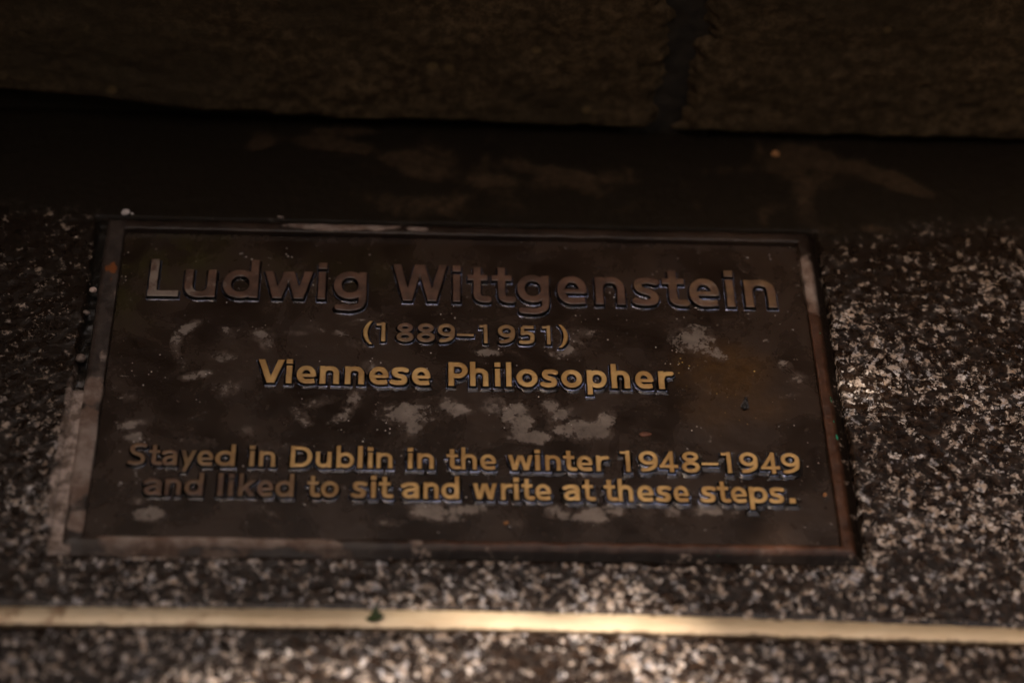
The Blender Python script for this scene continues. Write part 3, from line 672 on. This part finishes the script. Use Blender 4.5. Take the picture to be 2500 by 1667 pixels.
# ------------------------------------------------------------------ rain water held against the letters
def water():
    cell = .30
    gx = np.arange(-145, 145, cell); gy = np.arange(-72, 74, cell)
    GX, GY = np.meshgrid(gx, gy, indexing='ij'); D = np.full(GX.shape, 9.0)
    Dt = np.full(GX.shape, 9.0)
    for ri, ch, cx, y, sx, w in placed:
        (k, b, cap, _), s, X, H = ROWS[ri]
        i0 = np.searchsorted(gx, cx - w * sx / 2 - 4); i1 = np.searchsorted(gx, cx + w * sx / 2 + 4)
        j0 = np.searchsorted(gy, y - .36 * cap - 4); j1 = np.searchsorted(gy, y + 1.1 * cap + 3)
        lx = ((GX[i0:i1, j0:j1] - cx) / sx + w / 2) / cap
        for A, sh in ((D, 0.0), (Dt, 1.0)):
            dd = sdf(ch, lx, (GY[i0:i1, j0:j1] - y + sh) / cap, s, X) * cap
            A[i0:i1, j0:j1] = np.minimum(A[i0:i1, j0:j1], dd)
    amt = 0.35 + 0.35 * fbm(GX / 12, GY / 12, 3, 151) + .55 * sstep(20, 125, GX) * sstep(20, -20, GY) + .35 * sstep(-100, -20, GX) * sstep(10, -2, GY) + .25 * sstep(20, 60, GX) * sstep(-50, -58, GY)
    amt = amt * (0.75 + .6 * (GY < 15))
    R = 1.0 * np.clip(amt, .2, 1.7)
    d2 = np.maximum(Dt, D - .0)          # water lies on the lower side of each stroke
    d2 = Dt + (fbm(GX / 1.8, GY / 1.8, 2, 155) - .5) * .5
    u = np.clip(d2 / R, 0, 1.2)
    t = 1.0 * np.sqrt(R / 1.25) * (1 - u * u)
    t = np.where(D < -.25, -1, t)
    z = -2.98 + t * 0.55
    alive = (t > -.15) & (D > -.3)
    q = gridq(*GX.shape); q = q[alive.ravel()[q].all(1)]
    used = np.unique(q); re = -np.ones(GX.size, int); re[used] = np.arange(len(used))
    V = np.stack([GX, GY, z], -1).reshape(-1, 3)[used]
    me = mesh_np("rainwater", V * MM, re[q], M_water)
    link("rainwater", me, kind='stuff', label="clear rainwater pooled along the lower edges of the raised letters", category="water")
water()

def droplets():
    pts = []
    def add(x, y, z, r): pts.append((x, y, z, r))
    for _ in range(420):
        x = RNG.uniform(-148, 148); y = RNG.uniform(-80, 81)
        r = RNG.choice([.16, .2, .26, .34], p=[.45, .3, .18, .07]); add(x, y, -3.0, r)
    for ri, ch, cx, y, sx, w in placed:
        for _ in range(2 if ri in (0, 2) else 2):
            add(cx + RNG.uniform(-w / 2, w / 2), y + RNG.uniform(-1.8, 1.0) + (0 if RNG.random() < .6 else RNG.uniform(0, 9)), -2.9, RNG.choice([.22, .32, .45, .6], p=[.4, .3, .2, .1]))
    for _ in range(50): add(RNG.uniform(-157, -151), RNG.uniform(-30, 84), 0.0, RNG.choice([.16, .22, .3]))
    for _ in range(60): add(RNG.uniform(-150, 150), RNG.uniform(80.5, 82.4), -3.0, RNG.choice([.18, .25, .35]))
    for _ in range(260):
        x = RNG.uniform(-215, 260); y = RNG.uniform(-60, 98)
        if -163 < x < 161 and y < 92: continue
        add(x, y, .2, RNG.choice([.2, .3, .45, .7], p=[.4, .3, .2, .1]))
    add(146.8, -57.6, -3, 1.0); add(17.5, -74.2, -3, 1.2); add(-31.0, -57.0, -2.9, .9); add(-88.6, 56.5, -2.9, .8)
    V = []; F = []
    na = 10; lev = [(0, 1.0), (.45, .88), (.8, .55)]
    for x, y, z, r in pts:
        b = len(V); ph = RNG.uniform(0, 6)
        for zz_, rr in lev:
            for a in range(na):
                an = ph + a * 2 * math.pi / na; wob = 1 + .12 * math.sin(2 * an + ph)
                V.append((x + r * rr * wob * math.cos(an), y + r * rr * math.sin(an), z + zz_ * r * .75))
        V.append((x, y, z + r * .75 * .98)); top = len(V) - 1
        for l in range(2):
            for a in range(na):
                F.append((b + l * na + a, b + l * na + (a + 1) % na, b + (l + 1) * na + (a + 1) % na, b + (l + 1) * na + a))
        for a in range(0, na, 2):
            F.append((b + 2 * na + a, b + 2 * na + a + 1, b + 2 * na + (a + 2) % na, top))
    me = mesh_np("water_droplets", np.array(V) * MM, np.array(F), M_water)
    link("water_droplets", me, kind='stuff', label="tiny water droplets scattered over the plaque and granite", category="water")
droplets()

# ------------------------------------------------------------------ brass strip inlaid along the front of the tread
sx_ = np.concatenate([np.arange(-1500, -260, 60), np.arange(-260, 320, 2.5), np.arange(320, 1500, 60)])
def strip_half(x): return np.interp(x, [-400, -177, 0, 110, 216, 500], [4.1, 4.1, 4.35, 4.1, 3.6, 3.5])
pr_ = [(-1.0, -3.0), (-1.0, .1), (-.93, .45), (0, .55), (.93, .45), (1.0, .1), (1.0, -3.0)]
mid = strip_mid(sx_); hf = strip_half(sx_)
Vs = np.zeros((len(sx_), len(pr_), 3))
for j, (a, z) in enumerate(pr_):
    Vs[:, j, 0] = sx_; Vs[:, j, 1] = mid + a * hf + (fbm(sx_ / 14, sx_ * 0 + j, 2, 161) - .5) * .35; Vs[:, j, 2] = z + (fbm(sx_ / 30, sx_ * 0, 2, 163) - .5) * .2
me = mesh_np("inlay_strip", Vs.reshape(-1, 3) * MM, gridq(len(sx_), len(pr_)), M_strip,
             attrs=dict(rim=np.tile([1, 1, .75, 0, .75, 1, 1.], len(sx_)), tarnish=np.repeat(np.interp(sx_, [-1500, -170, -110, -60, 20, 1500], [1, .95, .7, .15, .05, .2]), len(pr_))))
link("inlay_strip", me, label="pale brass inlay strip running across the granite in front of the plaque", category="metal strip")

# ------------------------------------------------------------------ small litter
def pebble(name, x, y, z, r, sq, mat, label, cat, seed):
    import bmesh
    bm = bmesh.new(); bmesh.ops.create_icosphere(bm, subdivisions=3, radius=1)
    rr = random.Random(seed)
    ax = [Vector((rr.uniform(-1, 1), rr.uniform(-1, 1), rr.uniform(-1, 1))).normalized() for _ in range(7)]
    for v in bm.verts:
        n = v.co.normalized(); k = 1.0
        for a in ax: k -= .22 * max(0, n.dot(a) - .55)
        v.co = Vector((n.x * k * sq[0], n.y * k * sq[1], n.z * k * sq[2])) * r * MM
    me = bpy.data.meshes.new(name); bm.to_mesh(me); bm.free(); me.materials.append(mat)
    for p in me.polygons: p.use_smooth = True
    link(name, me, None, (x * MM, y * MM, z * MM), label=label, category=cat)
Mw = mat_simple("white_grit", (.38, .32, .29), (.55, .48, .44), 900, .7)
Mp = mat_simple("pink_grit", (.40, .26, .21), (.6, .47, .40), 900, .7)
Mo = mat_simple("orange_grit", (.26, .11, .035), (.40, .18, .06), 700, .7)
Mb = mat_simple("brown_grit", (.10, .07, .055), (.2, .15, .12), 700, .7)
pebble("pebble", -150.6, 91.6, 0.6, 1.9, (1.1, .9, .8), Mw, "pale grey pebble at the upper left corner of the plaque frame", "pebble", 1)
pebble("pebble", -147.6, 91.2, 0.3, .8, (1, .9, .8), Mw, "tiny grey chip beside the pale pebble at the upper left corner", "pebble", 2)
pebble("pebble", -160.0, 46.0, -0.3, 1.6, (1.1, .9, .9), Mp, "pinkish pebble lodged in the open joint left of the plaque", "pebble", 3)
pebble("pebble", -161.3, 33.0, -0.6, 1.5, (1.2, .9, .9), Mb, "lower of the pebbles wedged in the joint left of the plaque", "pebble", 4)
pebble("pebble", -161.0, 8.0, -0.8, 2.4, (.9, 1.0, .8), Mb, "rounded brown pebble at the foot of the open joint", "pebble", 5)
pebble("pebble", 145.4, 138.0, 0.9, 1.9, (1.1, .9, .8), Mo, "small orange pebble alone on the black wet stone near the riser", "pebble", 6)
pebble("pebble", -82.0, 91.0, .2, 1.2, (1.3, .8, .6), Mb, "flat brown chip above the top edge of the frame", "pebble", 8)
pebble("pebble", 75.0, -26.0, -2.9, 1.5, (1.8, .9, .5), mat_simple("red_grit", (.10, .035, .018), (.16, .06, .03), 700, .6), "flat reddish chip right of the largest pale stains", "pebble", 9)
pebble("pebble", 146.6, -55.8, -2.6, .9, (.9, 1.2, .7), Mo, "tiny orange chip on the plaque near its right edge", "pebble", 10)
pebble("pebble", 16.2, -72.2, -2.6, .9, (1.3, .9, .7), Mo, "tiny orange brown chip below the last text line", "pebble", 11)

# dark dead fly on the field
import bmesh
def fly():
    root = bpy.data.objects.new("fly", None); C.objects.link(root); root.location = (118.2 * MM, -8.5 * MM, -2.9 * MM); root.rotation_euler = (0, 0, math.radians(-12))
    root['label'] = "small black fly lying on the golden brown part of the plaque"; root['category'] = "insect"
    Mf = mat_simple("fly_black", (.006, .005, .005), (.012, .010, .009), 900, .6)
    bm = bmesh.new()
    for cx, cy, rx, ry, rz in ((0, -2.2, 1.25, 1.9, .9), (0, .4, 1.0, 1.1, .9), (0, 2.0, .7, .7, .6)):
        r = bmesh.ops.create_icosphere(bm, subdivisions=2, radius=1)
        for v in r['verts']: v.co = Vector((cx + v.co.x * rx, cy + v.co.y * ry, .8 + v.co.z * rz)) * MM
    me = bpy.data.meshes.new("body"); bm.to_mesh(me); bm.free(); me.materials.append(Mf)
    for p in me.polygons: p.use_smooth = True
    link("body", me, root)
    Mg = mat_simple("fly_wing", (.010, .008, .007), (.02, .016, .014), 900, .6)
    for sg in (-1, 1):
        vs = [(0, .6, 1.5), (sg * 1.0, -.2, 1.5), (sg * 1.9, -2.4, 1.0), (sg * 1.3, -3.6, .9), (sg * .5, -2.6, 1.3)]
        vs2 = [(x, y, z + .06) for x, y, z in vs]
        me = bpy.data.meshes.new("wing"); n = 5
        me.from_pydata([Vector(v) * MM for v in vs + vs2], [], [tuple(range(n))[::-1], tuple(range(n, 2 * n))] + [(i, (i + 1) % n, n + (i + 1) % n, n + i) for i in range(n)])
        me.materials.append(Mg); link("wing", me, root)
fly()

# leaf scrap on the brass strip
def leaf_scrap():
    Ml = mat_simple("dark_leaf", (.012, .020, .006), (.035, .050, .014), 500, .35)
    out = [(-3.0, -1.2), (-1.6, -.2), (-.6, 1.4), (.3, 3.4), (1.0, 2.2), (1.5, .8), (3.0, .2), (2.2, -1.1), (.8, -2.0), (-1.0, -2.2)]
    out = [(1.25 * x, 1.2 * y) for x, y in out]
    n = len(out)
    top = [(x, y, 1.0 + .35 * abs(x) * .6 + (.8 * y if y > 0 else -.15 * y)) for x, y in out]
    bot = [(x, y, z - .22) for x, y, z in top]
    vs = top + bot + [(0, 0, .9), (0, 0, .68)]
    fs = [(i, (i + 1) % n, 2 * n) for i in range(n)] + [((i + 1) % n + n, i + n, 2 * n + 1) for i in range(n)]
    me = bpy.data.meshes.new("leaf_scrap"); me.from_pydata([Vector(v) * MM for v in vs], [], fs + [(i + n, (i + 1) % n + n, (i + 1) % n, i) for i in range(n)])
    me.materials.append(Ml)
    link("leaf_scrap", me, None, (-35.2 * MM, -119.6 * MM, 0.3 * MM), label="torn dark green leaf scrap lying on the brass strip", category="leaf")
leaf_scrap()

# ------------------------------------------------------------------ added unseen leaves that block sun and sky, gaps cut for sun spots
def added_foliage():
    t = NT("added_leaf"); n = t.noise(6, 3)
    t.pr(Base_Color=t.mix(n, (.035, .05, .018), (.07, .085, .03)), Roughness=.55)
    spots = [(.034, -.130, .0038), (.004, -.141, .0048), (.060, -.136, .0038), (-.040, -.148, .0044), (.090, -.131, .0024), (.030, -.150, .0040), (-.072, -.148, .0036), (-.015, -.156, .0055), (.065, -.154, .0050), (.105, -.150, .0032), (-.10, -.156, .0036), (.167, -.002, .0032)]
    right = Vector((0, 0, 1)).cross(sd).normalized(); up = sd.cross(right).normalized()
    V = []; F = []
    rg = np.random.default_rng(5)
    spn = [(Vector((a, b, 0)).dot(right), Vector((a, b, 0)).dot(up), r) for a, b, r in spots]
    for k in range(8000):
        dist = rg.uniform(1.5, 2.5)
        u = rg.uniform(-.95, .95); v = rg.uniform(-.95, .42)
        L = rg.uniform(.045, .075)
        c = sd * dist + right * u + up * v
        if c.z < .35: continue
        nrm = (sd * 1.0 + Vector(rg.normal(0, .42, 3))).normalized()
        tx = nrm.cross(Vector(rg.normal(0, 1, 3))).normalized(); ty = nrm.cross(tx)
        ww = L * rg.uniform(.32, .45)
        P = [c - tx * L, c - tx * L * .35 + ty * ww, c + tx * L * .35 + ty * ww * .8, c + tx * L, c + tx * L * .35 - ty * ww * .8, c - tx * L * .35 - ty * ww]
        pu = [p.dot(right) for p in P]; pv = [p.dot(up) for p in P]
        hit = False
        cu, cv = c.dot(right), c.dot(up); a1, a2, b1, b2 = tx.dot(right), tx.dot(up), ty.dot(right), ty.dot(up); det = a1 * b2 - a2 * b1
        if abs(det) < .05: continue
        for a, b, r in spn:
            if abs(a - cu) > .1 or abs(b - cv) > .1: continue
            p = ((a - cu) * b2 - (b - cv) * b1) / det; q = (a1 * (b - cv) - a2 * (a - cu)) / det
            if (p / (L + r)) ** 2 + (q / (ww + r)) ** 2 < 1: hit = True; break
        if hit: continue
        b0 = len(V); V += [tuple(p) for p in P]; F.append((b0, b0 + 1, b0 + 2, b0 + 3)); F.append((b0, b0 + 3, b0 + 4, b0 + 5))
    # added leaf dome that darkens sides and reflections, open only overhead
    opening = Vector((0.05, -0.16, 1.0)).normalized()
    for k in range(15000):
        az = rg.uniform(0, 2 * math.pi); z = rg.uniform(-.02, .96)
        d = Vector((math.cos(az) * math.sqrt(1 - z * z), math.sin(az) * math.sqrt(1 - z * z), z))
        if math.degrees(d.angle(opening)) < 33 + rg.normal(0, 3.0): continue
        if math.degrees(d.angle(sd)) < 8: continue
        c = d * rg.uniform(3.4, 4.4)
        nrm = (-d + Vector(rg.normal(0, .5, 3))).normalized()
        tx = nrm.cross(Vector(rg.normal(0, 1, 3))).normalized(); ty = nrm.cross(tx)
        L = rg.uniform(.12, .2); ww = L * rg.uniform(.35, .5)
        P = [c - tx * L, c - tx * L * .35 + ty * ww, c + tx * L * .35 + ty * ww * .8, c + tx * L, c + tx * L * .35 - ty * ww * .8, c - tx * L * .35 - ty * ww]
        b0 = len(V); V += [tuple(p) for p in P]; F.append((b0, b0 + 1, b0 + 2, b0 + 3)); F.append((b0, b0 + 3, b0 + 4, b0 + 5))
    me = mesh_np("added_foliage", np.array(V), np.array(F), t.m, smooth=False)
    link("added_foliage", me, kind='stuff', label="added unseen leaves that block sun and sky over the step", category="added_foliage")
added_foliage()
